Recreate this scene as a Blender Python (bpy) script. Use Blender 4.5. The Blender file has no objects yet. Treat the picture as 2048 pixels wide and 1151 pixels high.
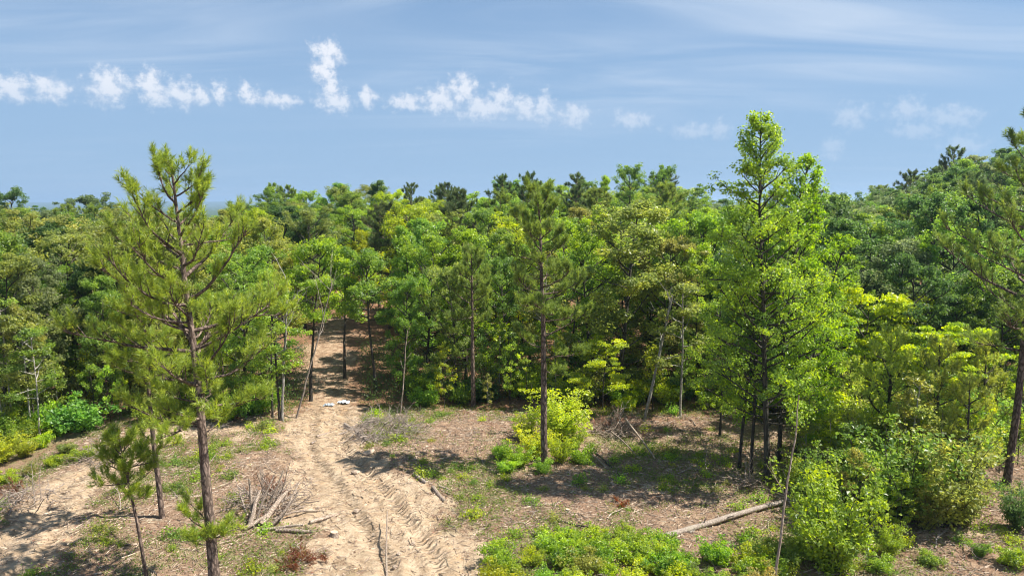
import bpy, math, random
import numpy as np
R = math.radians
rng = np.random.default_rng(7)
random.seed(7)
scene = bpy.context.scene
COL = scene.collection

# ------------------------------------------------------------------ camera
CAM_H, F, PITCH = 14.0, 1462.0, R(6.6)
cam_d = bpy.data.cameras.new('camera'); cam = bpy.data.objects.new('camera', cam_d); COL.objects.link(cam)
cam.location = (0, 0, CAM_H); cam.rotation_euler = (R(90) - PITCH, 0, 0)
cam_d.sensor_width = 36; cam_d.lens = 36 * F / 2048; cam_d.clip_end = 60000; cam_d.clip_start = 0.1
scene.camera = cam

def ray(px, py):
    a, b = (px - 1024) / F, -(py - 575.5) / F
    v = np.array([a, math.cos(PITCH) + b * math.sin(PITCH), -math.sin(PITCH) + b * math.cos(PITCH)])
    return v / np.linalg.norm(v)

# ------------------------------------------------------------------ light
SUN_EL, SUN_AZ = R(56), R(89)          # azimuth clockwise from +Y (the view direction)
EXPOSURE = 1.12
SKY_STRENGTH, SUN_STRENGTH = 0.10, 5.0
sd = np.array([math.cos(SUN_EL) * math.sin(SUN_AZ), math.cos(SUN_EL) * math.cos(SUN_AZ), math.sin(SUN_EL)])
sun_d = bpy.data.lights.new('sun', 'SUN'); sun = bpy.data.objects.new('sun', sun_d); COL.objects.link(sun)
sun_d.energy = SUN_STRENGTH; sun_d.angle = R(0.53); sun_d.color = (1.0, 0.945, 0.86)
from mathutils import Vector, Matrix, Quaternion
sun.rotation_euler = Vector(sd).to_track_quat('Z', 'Y').to_euler(); sun.location = (60, 10, 90)

world = bpy.data.worlds.new('World'); scene.world = world; world.use_nodes = True
class NT:
    """tiny node-graph helper"""
    def __init__(s, tree): s.t = tree; s.n = tree.nodes; s.l = tree.links
    def put(s, sock, v):
        if hasattr(v, 'is_linked'): s.l.new(v, sock)
        elif v is not None: sock.default_value = v
    def node(s, typ, ins=None, **kw):
        nd = s.n.new(typ)
        for k, v in kw.items(): setattr(nd, k, v)
        for k, v in (ins or {}).items(): s.put(nd.inputs[k], v)
        return nd
    def m(s, op, a, b=None, c=None, clamp=False):
        nd = s.node('ShaderNodeMath', operation=op, use_clamp=clamp)
        for i, v in enumerate((a, b, c)): s.put(nd.inputs[i], v)
        return nd.outputs[0]
    def vm(s, op, a, b=None, out=0):
        nd = s.node('ShaderNodeVectorMath', operation=op); s.put(nd.inputs[0], a)
        if b is not None: s.put(nd.inputs[1], b)
        return nd.outputs[out]
    def xyz(s, x, y, z): return s.node('ShaderNodeCombineXYZ', {0: x, 1: y, 2: z}).outputs[0]
    def ramp(s, v, lo, hi, a=0.0, b=1.0, smooth=True):
        nd = s.node('ShaderNodeMapRange', {0: v, 1: lo, 2: hi, 3: a, 4: b}, interpolation_type='SMOOTHSTEP' if smooth else 'LINEAR')
        return nd.outputs[0]
    def mix(s, f, a, b, typ='MIX'):
        nd = s.node('ShaderNodeMix', data_type='RGBA', blend_type=typ); s.put(nd.inputs[0], f)
        for i, v in ((6, a), (7, b)): s.put(nd.inputs[i], (*v, 1) if isinstance(v, tuple) and len(v) == 3 else v)
        return nd.outputs[2]
    def noise(s, vec, scale, detail=3, rough=0.55, dist=0.0, out=0):
        return s.node('ShaderNodeTexNoise', {'Vector': vec, 'Scale': scale, 'Detail': detail, 'Roughness': rough, 'Distortion': dist}).outputs[out]

def build_world():
    g = NT(world.node_tree); g.n.clear()
    sky = g.node('ShaderNodeTexSky', sky_type='NISHITA', sun_disc=False, sun_elevation=SUN_EL, sun_rotation=SUN_AZ,
                 altitude=100, air_density=1.0, dust_density=0.6, ozone_density=2.5)
    d = g.vm('NORMALIZE', g.node('ShaderNodeTexCoord').outputs['Generated'])
    sp = g.node('ShaderNodeSeparateXYZ', {0: d}); x, y, z = sp.outputs
    az = g.m('MULTIPLY', g.m('ARCTAN2', x, y), 180 / math.pi)
    el = g.m('MULTIPLY', g.m('ARCSINE', z), 180 / math.pi)
    az = g.m('SUBTRACT', g.m('PINGPONG', g.m('ADD', az, 38.0), 76.0), 38.0)      # the same band of cloud goes on round the horizon
    uv = g.xyz(az, el, 0.0)
    w1 = g.noise(uv, 0.9, 4, 0.6, out=1)
    warp = g.vm('MULTIPLY', g.vm('SUBTRACT', w1, (0.5, 0.5, 0.5)), (1.5, 1.3, 0))
    uvw = g.vm('ADD', uv, warp)
    blobs = [(20,172,52,24),(98,176,40,24),(215,172,46,36),(300,165,30,30),(318,190,34,26),(362,186,30,28),(400,192,22,22),(438,186,18,22),(495,188,26,22),
             (560,200,46,17),(655,106,38,30),(648,140,30,30),(660,172,24,30),(672,200,44,28),(735,197,24,26),(815,204,46,18),(880,200,46,32),(925,180,34,36),
             (962,218,62,26),(1004,200,36,32),(1050,216,38,26),(1086,216,30,34),(1150,234,42,24),(1268,240,46,18),(1390,262,70,15),(1442,262,32,20),
             (1705,232,38,28),(1665,296,22,22),(1812,222,36,28),(1900,232,62,22),(1840,262,60,16),(1930,286,44,14)]
    best = None
    for bx, by, rx, ry in blobs:
        v = ray(bx, by); a0 = math.degrees(math.atan2(v[0], v[1])); e0 = math.degrees(math.asin(v[2]))
        k = 180 / math.pi / F
        q = g.vm('MULTIPLY', g.vm('SUBTRACT', uvw, (a0, e0, 0)), (1 / (rx * k * 1.15), 1 / (ry * k * 1.25), 0))
        r = g.m('SUBTRACT', 1.0, g.vm('LENGTH', q, out=1))
        best = r if best is None else g.m('SMOOTH_MAX', best, r, 0.12)
    puff = g.noise(g.vm('ADD', uv, (3.1, 7.7, 0)), 1.3, 7, 0.66)
    dens = g.m('ADD', best, g.m('MULTIPLY', g.m('SUBTRACT', puff, 0.5), 1.9))
    rightfade = g.ramp(az, -12, 22, 1.0, 0.55)
    cum = g.m('MULTIPLY', g.m('MULTIPLY', g.ramp(dens, 0.06, 0.86), rightfade), g.ramp(el, 4.0, 9.5, 0.35, 0.92))
    # thin high cloud
    zz = g.m('ADD', g.m('MAXIMUM', z, 0.0), 0.10)
    pl = g.xyz(g.m('DIVIDE', x, zz), g.m('DIVIDE', y, zz), 0.0)
    pr = g.node('ShaderNodeMapping', {'Vector': pl, 'Rotation': (0, 0, R(20)), 'Scale': (0.55, 1.6, 1)}).outputs[0]
    c1 = g.noise(pr, 0.9, 6, 0.55, 1.1); c2 = g.noise(pl, 0.35, 2, 0.5)
    cir = g.m('MULTIPLY', g.ramp(c1, 0.36, 0.74), g.ramp(c2, 0.33, 0.62))
    cir = g.m('MULTIPLY', g.m('ADD', cir, 0.08), g.ramp(el, 3, 12, 0.15, 0.95))
    # milky air low over the horizon
    col = g.mix(1.0, sky.outputs[0], (.18, .37, .50), 'MULTIPLY')
    hz = g.ramp(el, -2, 26, 0.95, 0.30)
    col = g.mix(hz, col, (1.72, 2.50, 3.62))
    col = g.mix(cir, col, (2.75, 3.3, 4.1))
    lee = g.noise(g.vm('ADD', uv, (2.75, 7.45, 0)), 1.3, 5, 0.62)
    lit = g.ramp(g.m('ADD', g.m('SUBTRACT', puff, lee), g.m('MULTIPLY', best, .25)), -.10, .24)
    col = g.mix(cum, col, g.mix(lit, (2.9, 3.3, 4.0), (4.2, 4.35, 4.7)))
    bg = g.node('ShaderNodeBackground', {'Color': col, 'Strength': SKY_STRENGTH})
    g.l.new(bg.outputs[0], g.node('ShaderNodeOutputWorld').inputs[0])
build_world()
scene.view_settings.view_transform = 'Standard'; scene.view_settings.look = 'None'
scene.view_settings.exposure = EXPOSURE; scene.view_settings.gamma = 1.0
scene.cycles.use_denoising = True; scene.cycles.filter_width = 1.1
scene.cycles.max_bounces = 6; scene.cycles.diffuse_bounces = 4; scene.cycles.glossy_bounces = 2
scene.cycles.transmission_bounces = 4; scene.cycles.volume_bounces = 0; scene.cycles.transparent_max_bounces = 4

# ------------------------------------------------------------------ numpy mesh builder
def unit(v):
    v = np.asarray(v, float); return v / np.maximum(np.linalg.norm(v, axis=-1, keepdims=True), 1e-9)

class MB:
    def __init__(s): s.V = []; s.Fc = []; s.a = []; s.mi = []; s.n = 0
    def add(s, V, Fc, a=0.5, mi=0):
        V = np.asarray(V, np.float32).reshape(-1, 3); Fc = np.asarray(Fc, np.int32)
        s.V.append(V); s.Fc.append(Fc + s.n); s.n += len(V)
        s.a.append(np.broadcast_to(np.asarray(a, np.float32), (len(Fc),))); s.mi.append(np.full(len(Fc), mi, np.int32))
    def tube(s, P, rad, sides=6, a=0.5, cap=True, mi=0, capmi=None):
        P = np.asarray(P, float); n = len(P); rad = np.broadcast_to(np.asarray(rad, float), (n,))
        T = unit(np.gradient(P, axis=0)); up = np.where(np.abs(T[:, 2:3]) > 0.9, [[1., 0, 0]], [[0, 0, 1.]])
        A = unit(np.cross(T, up)); B = np.cross(T, A)
        th = np.arange(sides) / sides * 2 * math.pi
        V = P[:, None] + rad[:, None, None] * (np.cos(th)[None, :, None] * A[:, None] + np.sin(th)[None, :, None] * B[:, None])
        i = np.arange(n - 1)[:, None] * sides; j = np.arange(sides)[None]; j2 = (j + 1) % sides
        Fq = np.stack([i + j, i + j2, i + sides + j2, i + sides + j], -1).reshape(-1, 4)
        s.add(V, Fq, a, mi)
        if cap:
            for k in (0, n - 1):
                ring = V[k]; c = P[k:k + 1]; o = np.arange(sides)
                s.add(np.vstack([ring, c]), np.stack([o, (o + 1) % sides, np.full(sides, sides)], -1), a, mi if capmi is None else capmi)
    def leaves(s, C, axis, nor, L, W, a):
        C = np.asarray(C, float); n = len(C); axis = unit(axis); nor = unit(nor - (nor * axis).sum(-1, keepdims=True) * axis)
        side = np.cross(axis, nor); L = np.broadcast_to(L, (n,))[:, None]; W = np.broadcast_to(W, (n,))[:, None]
        V = np.stack([C - axis * L / 2, C + side * W / 2 + nor * W * 0.18 + axis * L * .06, C + axis * L / 2 - nor * L * .08, C - side * W / 2 + nor * W * 0.18 + axis * L * .06], 1)
        s.add(V, np.arange(4 * n).reshape(n, 4), a)
    def blades(s, B, D, L, W, a, r):
        """thin triangles from B along D (needles, grass)"""
        n = len(B); D = unit(D); sd_ = unit(np.cross(D, r.normal(size=(n, 3)))) * np.broadcast_to(W, (n,))[:, None] / 2
        V = np.stack([B - sd_, B + sd_, B + D * np.broadcast_to(L, (n,))[:, None]], 1)
        s.add(V, np.arange(3 * n).reshape(n, 3), a)
    def mesh(s, name, mats, smooth=False):
        V = np.vstack(s.V); me = bpy.data.meshes.new(name)
        me.vertices.add(len(V)); me.vertices.foreach_set('co', V.ravel())
        cnt = np.concatenate([np.full(len(f), f.shape[1], np.int32) for f in s.Fc]); idx = np.concatenate([f.ravel() for f in s.Fc])
        me.loops.add(len(idx)); me.loops.foreach_set('vertex_index', idx)
        me.polygons.add(len(cnt)); st = np.zeros(len(cnt), np.int32); st[1:] = np.cumsum(cnt)[:-1]
        me.polygons.foreach_set('loop_start', st)
        me.polygons.foreach_set('material_index', np.concatenate(s.mi))
        me.polygons.foreach_set('use_smooth', np.full(len(cnt), smooth))
        me.update(calc_edges=True)
        at = me.attributes.new('v', 'FLOAT', 'FACE'); at.data.foreach_set('value', np.concatenate(s.a))
        for m in (mats if isinstance(mats, (list, tuple)) else [mats]): me.materials.append(m)
        return me

def link(name, data, parent=None, **props):
    o = bpy.data.objects.new(name, data); COL.objects.link(o)
    if parent is not None: o.parent = parent
    for k, v in props.items(): o[k] = v
    return o
def tag(o, label, cat, group=None):
    o['label'] = label; o['category'] = cat
    if group: o['group'] = group
    return o

# ------------------------------------------------------------------ terrain
SKYLINE = [(-900, 8), (-300, 6), (0, 1.2), (130, .2), (260, .2), (420, .8), (520, 3.4), (700, 4.2), (830, 3.6), (960, 3.8), (1100, 5.0), (1250, 6.0), (1330, 5.6),
           (1420, 2.4), (1500, 2.2), (1650, 3.4), (1780, 4.0), (1860, 8.0), (1950, 11.5), (2048, 12), (2400, 14), (3000, 12)]
_sx, _sz = np.array(SKYLINE).T
def vnoise(x, y, s, seed=0):
    """cheap smooth value noise in numpy"""
    x = np.asarray(x, float) / s + seed * 17.31; y = np.asarray(y, float) / s + seed * 9.17
    xi, yi = np.floor(x), np.floor(y); fx, fy = x - xi, y - yi; fx = fx * fx * (3 - 2 * fx); fy = fy * fy * (3 - 2 * fy)
    h = lambda a, b: np.modf(np.abs(np.sin(a * 127.1 + b * 311.7 + seed) * 43758.5453))[0]
    return (h(xi, yi) * (1 - fx) + h(xi + 1, yi) * fx) * (1 - fy) + (h(xi, yi + 1) * (1 - fx) + h(xi + 1, yi + 1) * fx) * fy
def sstep(a, b, v): t = np.clip((v - a) / (b - a), 0, 1); return t * t * (3 - 2 * t)
def H0(x, y):
    x = np.asarray(x, float); y = np.asarray(y, float)
    px = 1024 + F * x / np.maximum(y, 30.0)
    z = sstep(46, 122, y) * np.interp(px, _sx, _sz)
    z = z - sstep(150, 420, y) * 26
    z = z + (vnoise(x, y, 14, 1) - .5) * 0.5 * sstep(14, 30, y) + (vnoise(x, y, 4, 2) - .5) * 0.16
    # far hills
    far = sstep(4500, 9000, y) * (26 + 26 * vnoise(x, y, 1700, 5)) + sstep(420, 1500, y) * 12 * vnoise(x, y, 300, 6)
    return z + far
def polyline_coords(x, y, P):
    """distance along and (signed) across a polyline"""
    x = np.asarray(x, float); y = np.asarray(y, float)
    best = np.full(x.shape, 1e9); S = np.zeros(x.shape); T = np.full(x.shape, 1e3); acc = 0
    for (x0, y0), (x1, y1) in zip(P[:-1], P[1:]):
        dx, dy = x1 - x0, y1 - y0; L = math.hypot(dx, dy)
        t = np.clip(((x - x0) * dx + (y - y0) * dy) / L ** 2, 0, 1)
        ex, ey = x - x0 - t * dx, y - y0 - t * dy; d = np.hypot(ex, ey)
        sg = np.sign(ex * dy - ey * dx); k = d < best
        best = np.where(k, d, best); S = np.where(k, acc + t * L, S); T = np.where(k, sg * d, T); acc += L
    return S, T
def G0(px, py):
    v = ray(px, py); t = 20.0
    for _ in range(60):
        p = np.array([0, 0, CAM_H]) + v * t; gap = p[2] - float(H0(p[0], p[1])); t += gap / max(-v[2], .05) * .6
        if t > 400: break
    return (float(p[0]), float(p[1]))
def smoothline(P, n=6):
    P = np.array(P); t = np.arange(len(P)); tt = np.linspace(0, len(P) - 1, (len(P) - 1) * n + 1)
    def cr(c):
        out = []
        for u in tt:
            i = min(int(u), len(P) - 2); f = u - i; p = [c[max(i - 1, 0)], c[i], c[i + 1], c[min(i + 2, len(P) - 1)]]
            out.append(.5 * (2 * p[1] + (p[2] - p[0]) * f + (2 * p[0] - 5 * p[1] + 4 * p[2] - p[3]) * f * f + (3 * p[1] - p[0] - 3 * p[2] + p[3]) * f ** 3))
        return out
    return list(zip(cr(P[:, 0]), cr(P[:, 1])))
TRACK = smoothline([G0(*p) for p in [(668, 640), (655, 730), (655, 800), (645, 850), (655, 905), (700, 965), (752, 1030), (795, 1090), (815, 1150)]] + [(-3.2, 18), (-1.0, 8)])
ROAD = smoothline([G0(*p) for p in [(440, 848), (330, 868), (240, 920), (150, 985), (75, 1060), (10, 1130)]] + [(-20, 20), (-22, 10)])
def masks(x, y):
    s1, t1 = polyline_coords(x, y, TRACK); s2, t2 = polyline_coords(x, y, ROAD)
    wob = (vnoise(x, y, 2.3, 11) - .5) * 2.0 + (vnoise(x, y, .7, 12) - .5) * 1.5
    w1 = np.interp(y, [0, 26, 32, 38, 44, 50, 60, 90], [2.7, 2.8, 3.2, 2.7, 2.5, 2.3, 2.3, 1.8])
    a1 = 1 - sstep(-1.1, .8, np.abs(t1) + wob - w1); a2 = (1 - sstep(-1.0, .8, np.abs(t2) + wob - 1.95)) * (1 - .5 * sstep(41, 46, y))
    return s1, t1, s2, t2, a1, a2
def H(x, y):
    z = H0(x, y); s1, t1, s2, t2, a1, a2 = masks(x, y)
    near = 1 - sstep(44, 52, y)
    rut = lambda t, c, w: np.exp(-((t - c) / w) ** 2)
    mean1 = (vnoise(s1, 0 * s1, 4, 21) - .5) * .5
    dz = a1 * (-.06 - .13 * (rut(t1, -1.15 + mean1, .3) + rut(t1, .75 + mean1, .3)) + .07 * (rut(t1, -.7 + mean1, .22) + rut(t1, .25 + mean1, .2) + rut(t1, 1.25 + mean1, .2) + rut(t1, -1.7 + mean1, .25)))
    dz = dz + a2 * (-.08 - .10 * (rut(t2, -.8, .28) + rut(t2, .8, .28)) + .05 * (rut(t2, -.35, .2) + rut(t2, 1.25, .25)))
    dz = dz + .10 * (rut(np.abs(t1), 2.7, .5) + rut(np.abs(t2), 2.0, .4)) * near
    rough = (vnoise(x, y, .9, 3) - .5) * .12 + (vnoise(x, y, .38, 4) - .5) * .07 + (vnoise(x, y, .21, 8) - .5) * .06
    return z + dz * near + rough * (1 - sstep(60, 80, y))
GRID = {}
def Hq(x, y):
    """height of the finished ground sheet (bilinear)"""
    xs, ys, Z = GRID['g']; x = np.asarray(x, float); y = np.asarray(y, float)
    i = np.clip(np.searchsorted(xs, x) - 1, 0, len(xs) - 2); j = np.clip(np.searchsorted(ys, y) - 1, 0, len(ys) - 2)
    u = (x - xs[i]) / (xs[i + 1] - xs[i]); v = (y - ys[j]) / (ys[j + 1] - ys[j])
    return (Z[j, i] * (1 - u) + Z[j, i + 1] * u) * (1 - v) + (Z[j + 1, i] * (1 - u) + Z[j + 1, i + 1] * u) * v
def hz(x, y): return float(Hq(x, y))
def G(px, py):
    x, y = G0(px, py); return (x, y, hz(x, y))
def top_z(x, y, py):
    """height above the ground of a thing standing at x, y whose top shows at pixel row py"""
    v = ray(1024, py); return CAM_H + v[2] / v[1] * y - hz(x, y)

# ------------------------------------------------------------------ materials
def material(name):
    m = bpy.data.materials.new(name); m.use_nodes = True; m.node_tree.nodes.clear(); return m, NT(m.node_tree)
def out(g, sh): g.l.new(sh, g.node('ShaderNodeOutputMaterial').inputs[0])

def leaf_material(name, rough=0.42, trans=0.5, spec=0.5, var=0.42, dead=0.0):
    m, g = material(name)
    oi = g.node('ShaderNodeObjectInfo'); at = g.node('ShaderNodeAttribute', attribute_name='v').outputs['Fac']
    rnd = g.m('SUBTRACT', at, 0.5)
    hsv = g.node('ShaderNodeHueSaturation', {'Hue': g.m('SUBTRACT', 0.5, g.m('MULTIPLY', rnd, 0.05)), 'Saturation': g.m('ADD', 1.0, g.m('MULTIPLY', rnd, .15)),
                 'Value': g.m('ADD', 1.0, g.m('MULTIPLY', rnd, 2 * var)), 'Color': oi.outputs['Color']})
    p = g.node('ShaderNodeBsdfPrincipled', {'Base Color': hsv.outputs[0], 'Roughness': rough, 'Specular IOR Level': spec})
    tc = g.node('ShaderNodeHueSaturation', {'Hue': 0.495, 'Saturation': 1.08, 'Value': 1.95, 'Color': hsv.outputs[0]}).outputs[0]
    t = g.node('ShaderNodeBsdfTranslucent', {'Color': tc})
    mx = g.node('ShaderNodeMixShader', {0: trans, 1: p.outputs[0], 2: t.outputs[0]})
    out(g, mx.outputs[0]); return m
M_LEAF = leaf_material('broad_leaf')
M_NEEDLE = leaf_material('pine_needle', rough=.45, trans=.38, spec=.4, var=.4)
M_DEADLEAF = leaf_material('dead_needle', rough=.8, trans=.15, spec=.1)

def bark_material(name, c1, c2, scale=(10, 10, 2.2), bump=.5):
    m, g = material(name)
    tc = g.node('ShaderNodeTexCoord').outputs['Object']; oi = g.node('ShaderNodeObjectInfo')
    mp = g.node('ShaderNodeMapping', {'Vector': tc, 'Scale': scale}).outputs[0]
    vo = g.node('ShaderNodeTexVoronoi', {'Vector': g.vm('ADD', mp, g.vm('MULTIPLY', g.noise(mp, 1.5, 2, out=1), (.8, .8, .8))), 'Scale': 1.0}, feature='DISTANCE_TO_EDGE').outputs[0]
    n = g.noise(tc, 3.0, 4, .65)
    f = g.m('MULTIPLY', g.ramp(vo, 0.0, .28), g.ramp(n, .25, .75, .35, 1))
    col = g.mix(f, c1, c2)
    col = g.mix(g.ramp(g.noise(tc, .9, 2), .55, .75, 0, .4), col, tuple(np.array(c2) * np.array([.8, .9, .8])))
    col = g.node('ShaderNodeHueSaturation', {'Value': g.m('ADD', .8, g.m('MULTIPLY', oi.outputs['Random'], .4)), 'Color': col}).outputs[0]
    b = g.node('ShaderNodeBump', {'Height': f, 'Strength': bump, 'Distance': .03})
    p = g.node('ShaderNodeBsdfPrincipled', {'Base Color': col, 'Roughness': .9, 'Specular IOR Level': .15, 'Normal': b.outputs[0]})
    out(g, p.outputs[0]); return m
M_PINEBARK = bark_material('pine_bark', (.07, .05, .04), (.27, .20, .16), (7, 7, 2.6), .8)
M_BARK = bark_material('grey_bark', (.035, .03, .024), (.13, .115, .095), (14, 14, 1.6), .5)
M_PALE = bark_material('pale_bark', (.22, .2, .17), (.48, .45, .40), (9, 9, 3), .3)
M_DEADWOOD = bark_material('weathered_wood', (.19, .145, .11), (.52, .42, .34), (16, 16, 2), .5)
M_GREYWOOD = bark_material('grey_twig', (.21, .17, .14), (.50, .42, .355), (16, 16, 2), .4)
M_TWIG = bark_material('bleached_twig', (.18, .13, .095), (.56, .45, .345), (3, 3, 3), .1)
def cut_material():
    m, g = material('cut_wood'); tc = g.node('ShaderNodeTexCoord').outputs['Object']
    w = g.node('ShaderNodeTexWave', {'Vector': tc, 'Scale': 14.0, 'Distortion': 2.0}, wave_type='RINGS', rings_direction='X').outputs[1]
    p = g.node('ShaderNodeBsdfPrincipled', {'Base Color': g.mix(w, (.42, .31, .20), (.55, .43, .30)), 'Roughness': .85}); out(g, p.outputs[0]); return m
M_CUT = cut_material()

def ground_material():
    m, g = material('forest_soil')
    pos = g.node('ShaderNodeTexCoord').outputs['Object']
    at = lambda k, o='Fac': g.node('ShaderNodeAttribute', attribute_name=k).outputs[o]
    bare, green, wood = at('bare'), at('green'), at('wood')
    trk = at('track', 'Vector'); ts = g.node('ShaderNodeSeparateXYZ', {0: trk})
    big = g.noise(pos, .35, 3); mid = g.noise(pos, 2.2, 5, .65); fine = g.noise(pos, 11, 4, .7); vf = g.noise(pos, 38, 2, .6)
    # litter of needles, chips and twigs
    str_ = g.noise(g.node('ShaderNodeMapping', {'Vector': pos, 'Rotation': (0, 0, .6), 'Scale': (4, 22, 4)}).outputs[0], 1.0, 3, .7, 1.5)
    lit = g.mix(g.ramp(fine, .3, .7), (.16, .10, .064), (.39, .265, .175))
    lit = g.mix(g.ramp(str_, .52, .70, 0, .8), lit, (.50, .37, .25))
    lit = g.mix(g.ramp(vf, .58, .75, 0, .7), lit, (.085, .05, .035))
    lit = g.mix(g.ramp(mid, .50, .68, 0, .8), lit, (.52, .375, .25))
    lit = g.mix(g.ramp(big, .45, .7, 0, .45), lit, (.30, .175, .115))
    # sand
    sand = g.mix(g.ramp(mid, .3, .7), (.40, .285, .18), (.64, .495, .345))
    sand = g.mix(g.ramp(fine, .50, .68, 0, .6), sand, (.34, .22, .135))
    sand = g.mix(g.ramp(g.noise(pos, 1.1, 3, .6), .56, .70, 0, .55), sand, (.50, .30, .15))
    # woodland floor
    wd = g.mix(g.ramp(fine, .3, .7), (.15, .085, .05), (.36, .20, .115))
    wd = g.mix(g.ramp(vf, .55, .75, 0, .6), wd, (.07, .04, .028))
    wd = g.mix(g.ramp(mid, .5, .75, 0, .6), wd, (.42, .27, .17))
    grn = g.mix(fine, (.06, .10, .02), (.16, .19, .05))
    f = g.m('ADD', bare, g.m('ADD', g.m('MULTIPLY', g.m('SUBTRACT', mid, .5), 1.7), g.m('MULTIPLY', g.m('SUBTRACT', fine, .5), 1.1)))
    col = g.mix(g.ramp(f, .30, .75), lit, sand)
    col = g.mix(wood, col, wd)
    col = g.mix(g.m('MULTIPLY', green, g.ramp(mid, .40, .62, 0, .55)), col, grn)
    col = g.mix(at('far'), col, g.mix(g.noise(pos, .02, 4, .7), (.035, .06, .02), (.07, .10, .03)))
    # crawler tread bars pressed into the bare soil
    wv = g.noise(pos, .9, 2, out=0)
    s = g.m('ADD', ts.outputs[0], g.m('MULTIPLY', wv, .9)); t = ts.outputs[1]
    bars = g.m('SINE', g.m('MULTIPLY', g.m('ADD', s, g.m('MULTIPLY', g.m('ABSOLUTE', t), .35)), 2 * math.pi / .34))
    lane = g.m('MULTIPLY', g.m('MULTIPLY', ts.outputs[2], bare), g.ramp(g.noise(pos, .55, 2), .28, .50))
    h = g.m('ADD', g.m('MULTIPLY', g.m('MULTIPLY', bars, lane), .12), g.m('ADD', g.m('MULTIPLY', fine, .15), g.m('MULTIPLY', g.m('ADD', mid, vf), .05)))
    h = g.m('ADD', h, g.m('MULTIPLY', str_, .03))
    b = g.node('ShaderNodeBump', {'Height': h, 'Strength': 1.0, 'Distance': 1.0})
    p = g.node('ShaderNodeBsdfPrincipled', {'Base Color': col, 'Roughness': .95, 'Specular IOR Level': .1, 'Normal': b.outputs[0]})
    out(g, p.outputs[0]); return m

def build_ground():
    def axis(segs):
        r = []
        for a, b, n in segs: r.extend(np.linspace(a, b, n, endpoint=False))
        return np.array(r + [segs[-1][1]])
    geo = lambda a, b, n: list(np.geomspace(a, b, n))
    xs = np.concatenate([-np.array(geo(70, 9000, 30))[::-1], axis([(-68, -28, 40), (-28, 30, 540), (30, 70, 40)]), np.array(geo(72, 9000, 30))])
    ys = np.concatenate([axis([(-60, 8, 12), (8, 22, 30), (22, 53, 330), (53, 90, 60), (90, 170, 40)]), np.array(geo(175, 12000, 50))])
    X, Y = np.meshgrid(xs, ys); Z = H(X, Y); n, mcol = X.shape; GRID['g'] = (xs, ys, Z)
    V = np.stack([X, Y, Z], -1).reshape(-1, 3)
    i = np.arange(n - 1)[:, None] * mcol; j = np.arange(mcol - 1)[None]
    b = MB(); b.add(V, np.stack([i + j, i + j + 1, i + mcol + j + 1, i + mcol + j], -1).reshape(-1, 4))
    me = b.mesh('ground', ground_material(), True)
    s1, t1, s2, t2, a1, a2 = masks(X, Y)
    near = 1 - sstep(47, 52, Y)
    wood = sstep(46.5, 50, Y + (vnoise(X, Y, 3, 31) - .5) * 4 + np.where(X < -12, 2.5, 0) + np.where(X > 8, 1, 0))
    bare = np.maximum(np.maximum(a1, a2) * (.55 + .45 * near), .9 * sstep(.72, .9, vnoise(X, Y, 2.6, 33)) * near)
    green = sstep(.45, .75, vnoise(X, Y, 5, 34) * .6 + vnoise(X, Y, 1.6, 35) * .5) * (1 - np.maximum(a1, a2)) * (1 - wood)
    far = sstep(170, 300, Y); wood = wood * (1 - far); green = np.maximum(green, far * 1.6)
    for k, v in (('bare', bare * (1 - far)), ('green', green), ('wood', wood * (1 - .75 * a1)), ('far', far)):
        a = me.attributes.new(k, 'FLOAT', 'POINT'); a.data.foreach_set('value', v.ravel().astype(np.float32))
    use2 = np.abs(t2) < np.abs(t1)
    S = np.where(use2, s2, s1); T = np.where(use2, t2, t1)
    lane = np.where(use2, np.exp(-((np.abs(t2) - .8) / .35) ** 2), np.exp(-((t1 + 1.15) / .45) ** 2) + np.exp(-((t1 - .75) / .5) ** 2))
    a = me.attributes.new('track', 'FLOAT_VECTOR', 'POINT'); a.data.foreach_set('vector', np.stack([S, T, np.clip(lane, 0, 1)], -1).ravel().astype(np.float32))
    link('ground', me, kind='structure')
build_ground()

# ------------------------------------------------------------------ plants
def bent(p0, d0, L, n, lift, wob, r):
    """a crooked growing path"""
    P = [np.array(p0, float)]; d = unit(d0); st = L / n
    for k in range(n):
        d = unit(d + np.array([0, 0, lift]) / n + r.normal(size=3) * wob); P.append(P[-1] + d * st)
    return np.array(P)
def at_path(P, t):
    k = t * (len(P) - 1); i = min(int(k), len(P) - 2); f = k - i
    return P[i] * (1 - f) + P[i + 1] * f, unit(P[i + 1] - P[i])

def clump(mb, c, rad, n, L, r, flat=.6, outw=None, tone=None):
    q = r.normal(size=(n, 3)); q = q / np.maximum(np.linalg.norm(q, axis=1, keepdims=True), 1e-6) * (r.random((n, 1)) ** .45)
    pos = c + q * rad * np.array([1, 1, flat])
    nor = np.array([0, 0, .55]) + q * .7 + r.normal(size=(n, 3)) * .55
    if outw is not None: nor = nor + outw * .35
    ax = r.normal(size=(n, 3)) + q * .8; ax[:, 2] -= .35
    l = L * r.uniform(.65, 1.25, n)
    v = np.clip((.5 if tone is None else tone) + r.normal(size=n) * .17, 0, 1)
    mb.leaves(pos, ax, nor, l, l * r.uniform(.55, .8, n), v)

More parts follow.
